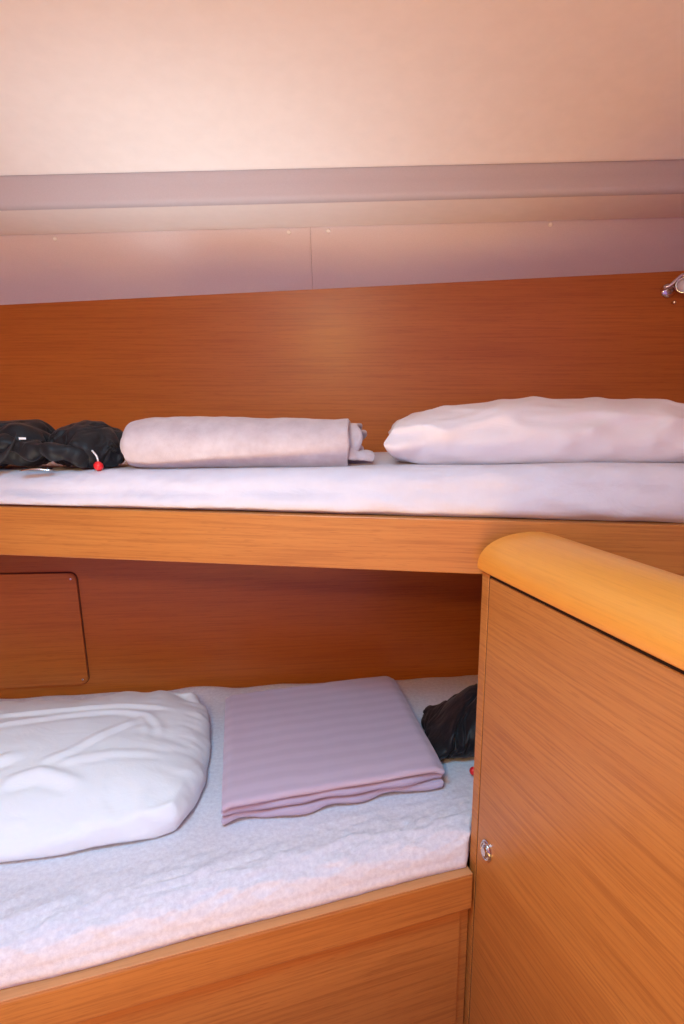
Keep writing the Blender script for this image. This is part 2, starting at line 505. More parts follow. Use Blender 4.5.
# right end of lower bunk follows the cabinet side
CE0 = Vector((0.237, 0.952, 0)); CE1 = Vector((0.500, 1.580, 0))
bk = lambda x: LW[0].lerp(LW[1], (x + 0.894) / 1.27).y - 0.004
bobj('base_board', prism_bm([plan(f0 + fn * 0.031), plan(f1 + fn * 0.031 - fd * 0.012), (CE1.x - 0.02, bk(CE1.x - 0.02)), (-1.28, bk(-1.28))], 0.50, 0.52), M['veneer'], lb)

def lower_mattress():
    ns, nt_ = 260, 110
    V = []
    end_f = f1 + fn * 0.013 - fd * 0.008; end_b = Vector((CE1.x - 0.03, bk(CE1.x - 0.03) - 0.002, 0))
    st_f = f0 + fn * 0.013; st_b = Vector((-1.275, bk(-1.275) - 0.002, 0))
    prof = []
    TOP = 0.600; r = 0.05
    for i in range(ns + 1):
        s = i / ns
        a = st_f.lerp(end_f, s); b = st_b.lerp(end_b, s)
        dv = Vector((b.x - a.x, b.y - a.y, 0)); D = dv.length; dn = dv / D
        x = a.x
        hem = 0.004 * n3(x * 7, 3.3) - 0.006 * max(0, n3(x * 5 + 4, 9.2)) * sstep(-0.35, 0.1, x)
        pts = []
        for k in range(0, 6):
            t = k / 5
            pts.append((0.006 - 0.004 * math.sin(t * math.pi) + hem * (1 - t), 0.5335 + 0.022 * t))
        # long soft shoulder: quarter ellipse
        a_, b_ = 0.075, TOP - 0.5555
        y0 = pts[-1][0]
        for k in range(1, 19):
            q = math.pi / 2 * k / 18
            pts.append((y0 + a_ * (1 - math.cos(q)), 0.5555 + b_ * math.sin(q)))
        y1 = pts[-1][0]
        nb = nt_ - len(pts) - 9
        for k in range(1, nb + 1):
            t = k / nb
            pts.append((y1 + (D - 0.04 - y1) * t, TOP))
        yl = pts[-1][0]
        for k in range(1, 7):
            q = math.pi / 2 * k / 6
            pts.append((yl + 0.036 * math.sin(q), TOP - 0.03 * (1 - math.cos(q))))
        pts.append((D - 0.003, 0.55)); pts.append((D - 0.003, 0.53)); 
        m = len(pts)
        for k, (yy, zz) in enumerate(pts):
            px = a.x + dn.x * yy; py = a.y + dn.y * yy
            d = 0.0
            d += 0.0022 * fbm(px * 4, py * 4, 1.0, 2)
            d += 0.0005 * fbm(px * 25, py * 25, 2.0, 2)
            # crinkles near the front shoulder, running along the edge
            sh = sstep(0.0, 0.03, yy) * (1 - sstep(0.06, 0.17, yy))
            rg = 1 - abs(n3(px * 10 + yy * 30, yy * 60 + px * 6, 5.0))
            d += sh * 0.0060 * max(0, rg - 0.86) / 0.14
            rg2 = 1 - abs(n3(px * 4 - yy * 8, yy * 45 - px * 9, 11.0))
            d += sh * 0.0055 * max(0, rg2 - 0.86) / 0.14
            # rumpled sheet bunching against the bulkhead
            bkf = sstep(D - 0.12, D - 0.03, yy)
            d += bkf * (0.006 * n3(px * 9, 3.0) + 0.010 * max(0, n3(px * 6 + 1.7, 8.0)) * (1 - sstep(-0.5, 0.1, px)) )
            if k < 6:
                V.append((px - fn.x * d * 0.8, py - fn.y * d * 0.8, zz))
            else:
                fr = 1 - sstep(0.0, 0.08, yy)
                V.append((px - fn.x * d * fr, py - fn.y * d * fr, zz + d * (1 - fr * 0.5)))
    F = grid_faces(ns + 1, m)
    F.append(tuple(range(m))); F.append(tuple(ns * m + j for j in range(m))[::-1])
    return mobj('mattress', V, F, M['sheet_low'])
lm = lower_mattress()
tag(lm, 'mattress under a crinkled white crepe sheet on the lower bunk', 'mattress')

# access panel screwed to the lower bulkhead
wd = (LW[1] - LW[0]).normalized()
AM = frame((LW[0].x, LW[0].y, 0), wd)
def round_poly(c, rad, n=6):
    out = []
    m = len(c)
    for i in range(m):
        p = Vector(c[i]); a = (Vector(c[i - 1]) - p).normalized(); b = (Vector(c[(i + 1) % m]) - p).normalized()
        for k in range(n + 1):
            t = k / n
            p0 = p + a * rad; p2 = p + b * rad
            out.append(p0 * (1 - t) ** 2 + p * 2 * t * (1 - t) + p2 * t * t)
    return out
def plate(name, corners, rad, y_front, th, mat, parent, mtx, bev=0.0015):
    pl = round_poly(corners, rad)
    bm = bmesh.new()
    a = [bm.verts.new((p.x, y_front, p.y)) for p in pl]; b = [bm.verts.new((p.x, y_front + th, p.y)) for p in pl]
    fa = bm.faces.new(a); bm.faces.new(b[::-1]); n = len(pl)
    for i in range(n): bm.faces.new((a[i], b[i], b[(i + 1) % n], a[(i + 1) % n]))
    if bev: bmesh.ops.bevel(bm, geom=list(fa.edges), offset=bev, segments=2, affect='EDGES')
    return bobj(name, bm, mat, parent, False, mtx)
ap = thing('access_panel', 'wooden access panel with rounded corners screwed to the lower bulkhead', 'panel')
ap.matrix_local = AM
plate('gasket', [(-0.329, 0.6095), (0.2295, 0.6135), (0.219, 0.9195), (-0.329, 0.9255)], 0.022, -0.003, 0.003, M['groove'], ap, None, 0)
plate('board', [(-0.327, 0.6115), (0.2275, 0.6155), (0.217, 0.9175), (-0.327, 0.9235)], 0.020, -0.009, 0.006, M['wall_veneer'], ap, None, 0.002)
sv, sf = lathe([(0.003, 0.0), (0.003, 0.0008), (0.002, 0.0013), (0.0008, 0.0008)], 12)
scm = None
for (sx, sz) in ((0.2045, 0.903), (0.2135, 0.629), (-0.31, 0.905), (-0.31, 0.629)):
    Mx = Matrix.Translation((sx, -0.009, sz)) @ Matrix.Rotation(math.pi / 2, 4, 'X')
    if scm is None: o = mobj('screw', sv, sf, M['chrome'], ap, True, Mx); scm = o.data
    else:
        o = bpy.data.objects.new('screw', scm); link(o, ap); o.matrix_local = Mx

# ------------------------------------------------------------------ cabinet
CO = Vector((0.236, 0.927, 0)); cxd = Vector((0.319, -0.948, 0)).normalized()
CM = frame(CO, cxd)            # local x towards the viewer, local y into the cabinet
cb = thing('cabinet', 'wood veneer cabinet with a rounded orange top rail beside the bunks', 'cabinet')
cb.matrix_local = CM
CI = CM.inverted()
bobj('door', box_bm(0.0022, 0.92, 0.0, 0.018, 0.03, 1.0690, 0.0010), M['veneer'], cb)
door = [o for o in cb.children if o.name.startswith('door')][0]
bobj('frame_stile', box_bm(-0.022, -0.0024, 0.001, 0.026, 0.0, 1.0745, 0.0012), M['veneer'], cb)
bobj('door_seal', box_bm(-0.0023, 0.0021, 0.0025, 0.0185, 0.03, 1.069), M['dark'], cb)  # dark strip standing in for the shadow between door and stile
bobj('door_seal', box_bm(-0.0023, 0.92, 0.0035, 0.0185, 1.0691, 1.0764), M['dark'], cb)  # same painted shadow line in the gap under the top rail
bobj('gap_shade_backing', box_bm(-0.020, 0.93, 0.0195, 0.024, 0.01, 1.072), M['dark'], cb)  # dark sheet added behind the door as the shade seen through gaps
poly = [CI @ Vector((x, y, 0)) for x, y in ((0.262, 0.985), (0.515, 1.568), (1.00, 1.575), (1.00, 0.06), (0.555, 0.045))]
bobj('body', prism_bm([(p.x, p.y) for p in poly], 0.0, 1.02), M['veneer'], cb)

def cap_rail():
    prof = []     # (y, z) from front bottom over the top to the back bottom
    prof.append((0.010, 1.0765)); prof.append((-0.003, 1.0765)); prof.append((-0.0062, 1.079))
    for k in range(0, 19):
        a = math.pi / 2 * k / 18
        prof.append((-0.007 + 0.088 * (1 - math.cos(a)), 1.083 + 0.057 * math.sin(a) ** 0.85))
    prof += [(0.097, 1.1395), (0.104, 1.137), (0.108, 1.131), (0.108, 1.06), (0.026, 1.06), (0.026, 1.0765)]
    nx = 40; V = []
    for i in range(nx + 1):
        t = i / nx
        for (y, z) in prof:
            x0 = -0.028 + 0.034 * (y + 0.01) / 0.134
            e = 0.0
            V.append((x0 + (0.94 - x0) * t, y, z))
    m = len(prof)
    # soften the exposed left end
    for j in range(m):
        x, y, z = V[j]
        V[j] = (x, y * 0.985 + 0.0012, z - (0.0016 if z > 1.085 else 0))
    F = []
    for i in range(nx):
        for j in range(m):
            a = i * m + j; b = i * m + (j + 1) % m
            F.append((a, b, b + m, a + m))
    F.append(tuple(range(m))[::-1]); F.append(tuple(nx * m + j for j in range(m)))
    o = mobj('top_rail', V, F, M['solid'], cb, True)
    return o
cr = cap_rail(); cr['label'] = 'rounded orange solid wood rail'
bm = bmesh.new(); bm.from_mesh(cr.data); bmesh.ops.recalc_face_normals(bm, faces=bm.faces)
for e in bm.edges:
    if len(e.link_faces) == 2 and e.calc_face_angle(0) > 0.7: e.smooth = False
bm.to_mesh(cr.data); bm.free()

# push-button latch: chrome oval with a button
lt = Matrix.Translation((0.0335, 0.0, 0.5985))
def ellipse_plate(name, rx, rz, y0, y1, mat, parent, mtx, n=28, dome=0.7):
    V = []; F = []
    for (sc, y) in ((1.0, y1), (1.0, y0 + 0.4 * (y1 - y0)), (dome, y0)):
        for k in range(n):
            a = 2 * math.pi * k / n; V.append((rx * sc * math.cos(a), y, rz * sc * math.sin(a)))
    for i in range(2):
        for k in range(n): F.append((i * n + k, (i + 1) * n + k, (i + 1) * n + (k + 1) % n, i * n + (k + 1) % n))
    F.append(tuple(2 * n + k for k in range(n))); F.append(tuple(range(n))[::-1])
    return mobj(name, V, F, mat, parent, False, mtx)
la = ellipse_plate('latch', 0.0155, 0.0185, -0.004, 0.0, M['chrome'], door, lt, dome=0.84)
la['label'] = 'small chrome push-button latch'
V, F = tube([(0.0125 * math.cos(2 * math.pi * k / 28), -0.0042, 0.0150 * math.sin(2 * math.pi * k / 28)) for k in range(28)], 0.0016, 8, True)
mobj('latch_bezel', V, F, M['chrome'], door, True, lt)
ellipse_plate('latch_button', 0.0085, 0.0105, -0.0085, -0.004, M['chrome'], door, lt, dome=0.72)

# ------------------------------------------------------------------ cloth simulation helper
def run_cloth(name, verts, faces, rest=None, pressure=0.0, frames=30, floor_z=None, colliders=(), bend=0.5, tens=15, mass=0.3,
              self_col=False, shrink=0.0, gravity=1.0, quality=6, damp=5.0, volume=None):
    me = bpy.data.meshes.new(name + '_sim'); me.from_pydata([tuple(v) for v in verts], [], faces); me.update()
    o = bpy.data.objects.new(name + '_sim', me); COL.objects.link(o)
    tmp = [o]
    if floor_z is not None:
        pm = bpy.data.meshes.new('sim_floor'); pm.from_pydata([(-3, -3, floor_z), (3, -3, floor_z), (3, 3, floor_z), (-3, 3, floor_z)], [], [(0, 1, 2, 3)])
        po = bpy.data.objects.new('sim_floor', pm); COL.objects.link(po); po.modifiers.new('c', 'COLLISION')
        po.collision.thickness_outer = 0.002; po.collision.cloth_friction = 20; tmp.append(po)
    for cv_, cf_ in colliders:
        pm = bpy.data.meshes.new('sim_col'); pm.from_pydata([tuple(v) for v in cv_], [], cf_)
        po = bpy.data.objects.new('sim_col', pm); COL.objects.link(po); po.modifiers.new('c', 'COLLISION')
        po.collision.thickness_outer = 0.002; tmp.append(po)
    if rest is not None:
        o.shape_key_add(name='Basis'); k = o.shape_key_add(name='rest')
        for i, v in enumerate(rest): k.data[i].co = v
    cm = o.modifiers.new('cloth', 'CLOTH'); st = cm.settings
    st.quality = quality; st.mass = mass
    st.tension_stiffness = tens; st.compression_stiffness = tens; st.shear_stiffness = tens * 0.5; st.bending_stiffness = bend
    st.tension_damping = damp; st.compression_damping = damp; st.shear_damping = damp; st.bending_damping = 0.5
    st.air_damping = 2.0
    st.effector_weights.gravity = gravity
    if rest is not None: st.rest_shape_key = k
    if shrink: st.shrink_min = shrink
    if pressure:
        st.use_pressure = True; st.uniform_pressure_force = pressure
        if volume: st.use_pressure_volume = True; st.target_volume = volume; st.pressure_factor = pressure; st.uniform_pressure_force = 0
    cs = cm.collision_settings
    cs.use_collision = floor_z is not None or len(colliders) > 0
    cs.distance_min = 0.003
    cs.use_self_collision = self_col; cs.self_distance_min = 0.003
    cm.point_cache.frame_start = 1; cm.point_cache.frame_end = frames + 1
    for f in range(1, frames + 2): scn.frame_set(f)
    dg = bpy.context.evaluated_depsgraph_get()
    ev = o.evaluated_get(dg); mm = ev.to_mesh()
    out = [v.co.copy() for v in mm.vertices]
    ev.to_mesh_clear()
    for t in tmp:
        d = t.data; bpy.data.objects.remove(t); bpy.data.meshes.remove(d)
    scn.frame_set(1)
    return out

def pillow_sheets(L, D, nx, ny, rc=0.05, puff=0.01):
    """closed pillow: two sheets sharing a border; returns verts, faces"""
    V = []; idx = {}
    F = []
    for side in (1, -1):
        for i in range(nx + 1):
            for j in range(ny + 1):
                bd = i in (0, nx) or j in (0, ny)
                if bd and side == -1: idx[(side, i, j)] = idx[(1, i, j)]; continue
                u = i / nx * 2 - 1; v = j / ny * 2 - 1
                x = u * L / 2; y = v * D / 2
                z = 0 if bd else side * puff * (1 - u ** 4) * (1 - v ** 4)
                # pull corners in a little
                x *= 1 - 0.03 * v ** 4 * 0; 
                idx[(side, i, j)] = len(V); V.append(Vector((x, y, z)))
        for i in range(nx):
            for j in range(ny):
                q = [idx[(side, i, j)], idx[(side, i + 1, j)], idx[(side, i + 1, j + 1)], idx[(side, i, j + 1)]]
                F.append(tuple(q if side == 1 else q[::-1]))
    return V, F

def subdiv(o, n=1):
    md = o.modifiers.new('subdivision', 'SUBSURF'); md.levels = n; md.render_levels = n
    return o

# ------------------------------------------------------------------ pillow on the lower bunk
def slab_mesh(L, D, nx, ny, h, ns, f):
    """closed slab: top grid, ns side rings, bottom grid; f(u, v, w) -> position, w 1 top .. -1 bottom"""
    V = []; F = []
    ring = [(i, 0) for i in range(nx)] + [(nx, j) for j in range(ny)] + [(i, ny) for i in range(nx, 0, -1)] + [(0, j) for j in range(ny, 0, -1)]
    tid = {}
    for i in range(nx + 1):
        for j in range(ny + 1):
            tid[(i, j)] = len(V); V.append(f(i / nx * 2 - 1, j / ny * 2 - 1, 1))
    prev = [tid[c] for c in ring]
    for i in range(nx):
        for j in range(ny): F.append((tid[(i, j)], tid[(i + 1, j)], tid[(i + 1, j + 1)], tid[(i, j + 1)]))
    m = len(ring)
    for k in range(1, ns + 1):
        if k < ns or True:
            cur = []
            for (i, j) in ring:
                cur.append(len(V)); V.append(f(i / nx * 2 - 1, j / ny * 2 - 1, 1 - 2 * k / ns))
        for q in range(m): F.append((prev[q], cur[q], cur[(q + 1) % m], prev[(q + 1) % m]))
        prev = cur
    bid = {c: prev[q] for q, c in enumerate(ring)}
    for i in range(nx + 1):
        for j in range(ny + 1):
            if (i, j) not in bid: bid[(i, j)] = len(V); V.append(f(i / nx * 2 - 1, j / ny * 2 - 1, -1))
    for i in range(nx):
        for j in range(ny): F.append((bid[(i, j)], bid[(i, j + 1)], bid[(i + 1, j + 1)], bid[(i + 1, j)]))
    return V, F

PL, PD, PH = 0.70, 0.46, 0.085
def shape_fn(L, D, h, sx=1.0, sy=1.0, jit=0.0, seed=0.0):
    def f(u, v, w):
        k = 1 - 0.075 * (u * u * v * v) ** 2
        x = u * k * L / 2 * sx; y = v * k * D / 2 * sy
        bulge = 0.012 * (1 - w * w)
        e = max(abs(u), abs(v))
        x += math.copysign(bulge, u) * (abs(u) > 0.999); y += math.copysign(bulge, v) * (abs(v) > 0.999)
        z = w * h / 2
        z += jit * (n3(x * 9 + seed, y * 16, w) + 0.5 * n3(x * 22, y * 30 + seed, w))
        return Vector((x, y, z))
    return f
V, F = slab_mesh(PL, PD, 78, 52, PH, 6, shape_fn(PL, PD, PH, jit=0.006))
Rst, _ = slab_mesh(PL, PD, 78, 52, PH, 6, shape_fn(PL, PD, PH, 1.06, 1.10))
out = run_cloth('pillow', V, F, rest=Rst, pressure=600, frames=22, floor_z=-0.06, bend=0.02, tens=12, mass=0.15, volume=PL * PD * PH * 0.90)
zmin = min(v.z for v in out)
PR = math.radians(9); PLOC = Vector((-0.650, 1.100, 0.602))
# long creases of the pillowcase: (x, y) in pillow space, height, width
RIDGE = [([(-0.10, 0.085), (0.08, 0.100), (0.20, 0.105), (0.30, 0.095)], 0.0060, 0.009),
         ([(-0.10, 0.030), (0.06, 0.062), (0.17, 0.075), (0.24, 0.062), (0.272, 0.02), (0.280, -0.03)], 0.0050, 0.009),
         ([(0.235, 0.045), (0.17, -0.02), (0.12, -0.075), (0.06, -0.11)], 0.0050, 0.008),
         ([(0.02, -0.145), (0.08, -0.125), (0.16, -0.160)], 0.0090, 0.014),
         ([(-0.14, -0.125), (-0.05, -0.105), (0.03, -0.07)], 0.0070, 0.013),
         ([(0.10, -0.105), (0.20, -0.085), (0.29, -0.085)], 0.0035, 0.010),
         ([(0.215, 0.07), (0.245, 0.02), (0.25, -0.03)], 0.0030, 0.007)]
def ridge_h(x, y):
    d = 0.0
    for pts, hh, ww in RIDGE:
        best = 9.0; tb = 0
        for q in range(len(pts) - 1):
            ax, ay = pts[q]; bx, by = pts[q + 1]
            dx, dy = bx - ax, by - ay; t = max(0, min(1, ((x - ax) * dx + (y - ay) * dy) / (dx * dx + dy * dy)))
            r = math.hypot(x - ax - t * dx, y - ay - t * dy)
            if r < best: best = r; tb = (q + t) / (len(pts) - 1); sg = 1 if (x - ax) * dy - (y - ay) * dx > 0 else -1
        e = best / (ww * 0.78)
        if pts[0][0] > pts[-1][0]: sg = -sg
        prof_ = 1.25 * math.exp(-e * e) - (0.85 * math.exp(-((e - 1.7) / 0.9) ** 2) if sg > 0 else 0.15 * math.exp(-((e - 1.9) / 0.9) ** 2))
        d += hh * prof_ * min(1, 6 * tb + 0.15) * min(1, 6 * (1 - tb) + 0.15)
    return d
V = []
for v in out:
    z = v.z - zmin
    top = sstep(0.05, 0.085, z)
    ed = sstep(0.27, 0.34, v.x) * sstep(0.004, 0.03, z)
    cr_ = 0.009 * ed * n3(v.y * 26 + z * 30, z * 34, 1.5) + 0.006 * ed * n3(v.y * 60, z * 40, 7.0)
    fr = sstep(-0.17, -0.23, v.y) * sstep(0.004, 0.03, z)
    cf_ = 0.014 * fr * n3(v.x * 8 - z * 30, z * 16, 3.5) + 0.006 * fr * n3(v.x * 22 + z * 30, z * 30, 9.5)
    wv_ = 0.0022 * top * n3(v.x * 10 + v.y * 14, v.y * 20 - v.x * 5, 4.0)
    V.append((v.x + cr_, v.y - cf_, z + top * ridge_h(v.x, v.y) + wv_ + 0.4 * abs(cr_)))
lp = mobj('pillow', V, F, M['pillow'], None, True)
lp.location = PLOC; lp.rotation_euler = (0, 0, PR); subdiv(lp)
tag(lp, 'large white cotton pillow lying flat on the lower bunk', 'pillow')

# ------------------------------------------------------------------ pillow on the upper bunk
UL, UD = 0.72, 0.40
R2, F2 = pillow_sheets(UL * 1.06, UD * 1.06, 78, 44, puff=0.002)
S2, _ = pillow_sheets(UL, UD, 78, 44, puff=1.0)
V2 = []
for r_, q in zip(R2, S2):
    u = q.x / (UL / 2); v = q.y / (UD / 2)
    h = 0.06 * ((max(0, 1 - u ** 4)) * (max(0, 1 - v ** 4))) ** 0.5 + (0.004 * n3(q.x * 14, q.y * 14) if abs(q.z) > 1e-9 else 0)
    V2.append(Vector((q.x * 0.96, q.y * 0.96, math.copysign(h, q.z) if abs(q.z) > 1e-9 else 0)))
out = run_cloth('pillow', V2, F2, rest=R2, pressure=900, frames=26, floor_z=-0.065, bend=0.01, tens=6, mass=0.12, gravity=0.8, volume=UL * UD * 0.095)
zmin = min(v.z for v in out); H = max(v.z for v in out) - zmin
V = []
for v in out:
    z = (v.z - zmin) * 0.116 / H
    # slack corner folds at the closed end
    e = 1 - sstep(-0.34, -0.16, v.x)
    g = 0.018 * e * n3(v.x * 20 + v.z * 40, v.y * 26, v.z * 30)
    fr = sstep(0.0, -0.10, v.y)
    q1 = 1 - abs(n3(v.x * 7 - z * 26, z * 9 + v.x * 2, 2.2)); q2 = 1 - abs(n3(v.x * 4 + z * 30, v.x * 5 - z * 8, 6.4))
    cr_ = 0.013 * (max(0, q1 - 0.75) / 0.25) ** 1.5 + 0.010 * (max(0, q2 - 0.78) / 0.22) ** 1.5
    cr_ *= sstep(0.004, 0.03, z)
    V.append((v.x - 0.01 * e * z / 0.1, v.y + g - cr_ * fr, z + max(0, g) * 0.8 + cr_ * 0.35))
up = mobj('pillow', V, F2, M['pillow_up'], None, True)
up.location = (0.432, 1.225, 1.236); up.rotation_euler = (0, math.radians(-1.2), math.radians(-6)); subdiv(up)
tag(up, 'plump pinkish white pillow on the upper bunk', 'pillow')

# ------------------------------------------------------------------ rolled fleece
TWS = 0.88
tw = thing('rolled_blanket', 'rolled beige fleece blanket on the upper bunk between jacket and pillow', 'blanket', (-0.418, 1.165, 1.2250), math.radians(-2))
def roll_sec(a, ry, rz, zc):
    y = ry * math.cos(a); z = zc + rz * math.sin(a)
    return y, max(z, 0.002 + 0.0008 * math.cos(3 * a))
def towel_outer():
    n, m = 90, 56; V = []; L = 0.432
    for i in range(n + 1):
        t = i / n; x = L * t
        e = min(1.0, x / 0.075); cap = 0.62 + 0.38 * math.sqrt(max(0.0, 1 - (1 - e) ** 2.0)) if i > 3 else (0.12, 0.40, 0.54, 0.60)[i]
        if i == 0: cap = 0.12
        rz = 0.0430 * cap * (1 + 0.012 * math.sin(x * 15)); ry = 0.062 * cap
        zc = 0.0418 * (0.88 + 0.12 * cap) + 0.002 * math.sin(x * 9)
        for k in range(m):
            a = 2 * math.pi * k / m
            y, z = roll_sec(a, ry, rz, zc)
            d = 0.0016 * n3(x * 16, y * 30, z * 30) + 0.0009 * n3(x * 45, y * 70, z * 70)
            # slight pulls around the right-hand hem
            if x > 0.37: d += 0.006 * n3(a * 2.2, x * 8, 3) * sstep(0.37, 0.432, x)
            V.append((x + (0.004 * n3(a * 1.5, 2.0) if i == n else 0), y * (1 + d * 16), z * (1 + d * 12)))
    F = []
    for i in range(n):
        for k in range(m):
            a = i * m + k; b = i * m + (k + 1) % m; F.append((a, a + m, b + m, b))
    F.append(tuple(range(m)))
    o = mobj('outer_layer', V, F, M['towel'], tw)
    md = o.modifiers.new('thickness', 'SOLIDIFY'); md.thickness = 0.006; md.offset = -1
    return o
towel_outer()
def towel_inner(turns, r_out, r_in, x0, x1, name, zc, wob, seed, sq=1.0):
    n, m = 26, 120; V = []
    for i in range(n + 1):
        for k in range(m + 1):
            t = k / m; a = -0.6 + turns * 2 * math.pi * t; r = r_out + (r_in - r_out) * t
            xe = x1 + wob * n3(a * 0.8, seed) - 0.012 * t * 0
            x = x0 + (xe - x0) * i / n
            fl = sstep(0.6, 1.0, i / n) * 0.004 * n3(a * 1.4, x * 20, seed)
            V.append((x, (r * 1.14 + fl) * math.cos(a), max(0.004, zc + (r * 0.92 * sq + fl) * math.sin(a))))
    o = mobj(name, V, grid_faces(n + 1, m + 1), M['towel'], tw)
    md = o.modifiers.new('thickness', 'SOLIDIFY'); md.thickness = 0.006; md.offset = 0
    return o
towel_inner(2.6, 0.0425, 0.010, 0.30, 0.455, 'inner_roll', 0.0430, 0.020, 4.2)
def towel_tail():
    n, m = 22, 26; V = []
    for i in range(n + 1):
        u = i / n
        for k in range(m + 1):
            v = k / m; a = math.pi * (1.02 - 1.5 * v)
            r = 0.019 * (1 - 0.25 * u) * (1 + 0.2 * n3(u * 3, v * 4))
            V.append((0.425 + 0.052 * u + 0.004 * n3(v * 4, 1.0), -0.030 + 0.012 * u + r * 1.3 * math.cos(a), max(0.004, 0.020 - 0.006 * u + r * math.sin(a) + 0.002 * n3(u * 5, v * 5))))
    o = mobj('loose_end', V, grid_faces(n + 1, m + 1), M['towel'], tw)
    md = o.modifiers.new('thickness', 'SOLIDIFY'); md.thickness = 0.005; md.offset = 0
towel_tail()

# ------------------------------------------------------------------ folded mauve blanket
BD, BW, NL, SP = 0.380, 0.425, 6, 0.0100
def blanket():
    path = []      # (y, z, layer)
    z = 0.004
    for l in range(NL):
        fwd = (l % 2 == 0)
        ys = [BD * (1 - q / 26) for q in range(27)] if fwd else [BD * q / 26 for q in range(27)]
        for q in ys: path.append((q, z + l * SP, l, 0.0))
        if l < NL - 1:
            for q in range(1, 8):
                a = math.pi * q / 8
                yy = -SP / 2 * 1.5 * math.sin(a) if fwd else BD + SP / 2 * math.sin(a)
                path.append((yy, z + l * SP + SP / 2 * (1 - math.cos(a)), l + q / 8, 1.0 if fwd else 0.0))
    nx = 110; V = []
    for i in range(nx + 1):
        u = i / nx
        for (y, zz, l, fr) in path:
            lf = l / (NL - 1)                              # 0 bottom .. 1 top
            leaf = int(l // 2) if l < NL else 2
            x = u * BW
            # lower leaves wander and stop short of the upper ones
            setb = (0.004 + 0.018 * (n3(x * 11, leaf * 5.1) + 0.3)) * (1 - lf) 
            fy = 1 - sstep(0.0, 0.10, y)
            yy = y + fy * setb + 0.0015 * n3(x * 8, leaf * 3.0) * fy
            xx = x + (1 - lf) * 0.004 * math.sin(y * 20) + (u - 0.5) * 0.006 * n3(y * 4, l * 2.0)
            wave = 0.0075 * n3(x * 17 + leaf, leaf * 7.7) * (1 - lf) * fy
            lowfold = -0.0045 * math.exp(-((x - 0.10) / 0.022) ** 2) * (leaf == 0) * fy
            zz2 = zz + wave + 0.0018 * n3(x * 5, y * 5, 0.3) * lf + 0.0010 * fbm(x * 16, y * 16, l * 0.2, 2) * lf + abs(lowfold) * 0.8
            # leaves settle and roll over at both ends and at the front
            re = sstep(BW - 0.030, BW, x); le = 1 - sstep(0.0, 0.022, x)
            zz2 -= (0.010 * re * re + 0.007 * le * le) * lf * lf
            zz2 -= 0.004 * (1 - sstep(0.0, 0.035, y)) * lf ** 3
            zz2 *= 1.0 + 0.06 * math.sin(x * 7 + 0.4)
            sh = (0.5 - u) * 0.0
            V.append((xx + 0.10 * y + sh, yy, max(0.0035, zz2)))
    m = len(path)
    o = mobj('folded_blanket', V, grid_faces(nx + 1, m), M['blanket'])
    md = o.modifiers.new('thickness', 'SOLIDIFY'); md.thickness = 0.0074; md.offset = 0
    md2 = o.modifiers.new('subdivision', 'SUBSURF'); md2.levels = 1; md2.render_levels = 1
    return o
bl = blanket()
bl.location = (-0.212, 0.944, 0.603); bl.rotation_euler = (0, 0, math.radians(15.5))
tag(bl, 'folded mauve striped blanket in neat layers on the lower bunk', 'blanket')

# ------------------------------------------------------------------ black inflatable life jackets
def crumpled(L, D, sx, sy, vol, seed, hmul=1.0, frames=22, lift=None):
    V, F = pillow_sheets(L, D, 46, 36, puff=0.02)
    R, _ = pillow_sheets(L, D, 46, 36, puff=0.003)
    def rc(v):
        u = v.x / (L / 2); t = v.y / (D / 2); k = 1 - 0.16 * (u * u * t * t) ** 1.5
        return Vector((v.x * k, v.y * k, v.z))
    V = [rc(v) for v in V]; R = [rc(v) for v in R]
    S = []
    for v in V:
        z = v.z * 1.2 + 0.030 * n3(v.x * 9 + seed, v.y * 9, seed) + 0.016 * n3(v.x * 21, v.y * 21 + seed, 2.0)
        S.append(Vector((v.x * sx + 0.02 * n3(v.y * 12, v.x * 9, seed + 3), v.y * sy + 0.02 * n3(v.x * 12, v.y * 9, seed + 7), z + 0.05)))
    out = run_cloth('jacket', S, F, rest=R, pressure=260, frames=frames, floor_z=-0.005, bend=0.25, tens=14, mass=0.18, volume=vol, self_col=True)
    zmin = min(v.z for v in out)
    out = [Vector((v.x, v.y, v.z - zmin)) for v in out]
    print('JACKET', max(v.z for v in out), min(v.x for v in out), max(v.x for v in out), min(v.y for v in out), max(v.y for v in out))
    return out, F

def fit(out, sx, sy, sz, p=1.0):
    lo = [min(v[k] for v in out) for k in range(3)]; hi = [max(v[k] for v in out) for k in range(3)]
    return [Vector(((v.x - (lo[0] + hi[0]) / 2) / (hi[0] - lo[0]) * sx, (v.y - (lo[1] + hi[1]) / 2) / (hi[1] - lo[1]) * sy,
                    ((v.z - lo[2]) / (hi[2] - lo[2])) ** p * sz)) for v in out]
def ribbon(pts, wdir, wid, th):
    """flat strap along pts"""
    P = [Vector(p) for p in pts]; W = Vector(wdir).normalized(); V = []; F = []
    for i, p in enumerate(P):
        t = (P[min(i + 1, len(P) - 1)] - P[max(i - 1, 0)]).normalized(); n = t.cross(W).normalized()
        for a, b in ((-1, -1), (1, -1), (1, 1), (-1, 1)): V.append(p + W * wid / 2 * a + n * th / 2 * b)
    for i in range(len(P) - 1):
        for k in range(4): F.append((i * 4 + k, i * 4 + (k + 1) % 4, (i + 1) * 4 + (k + 1) % 4, (i + 1) * 4 + k))
    F.append((3, 2, 1, 0)); e = (len(P) - 1) * 4; F.append((e, e + 1, e + 2, e + 3))
    return V, F
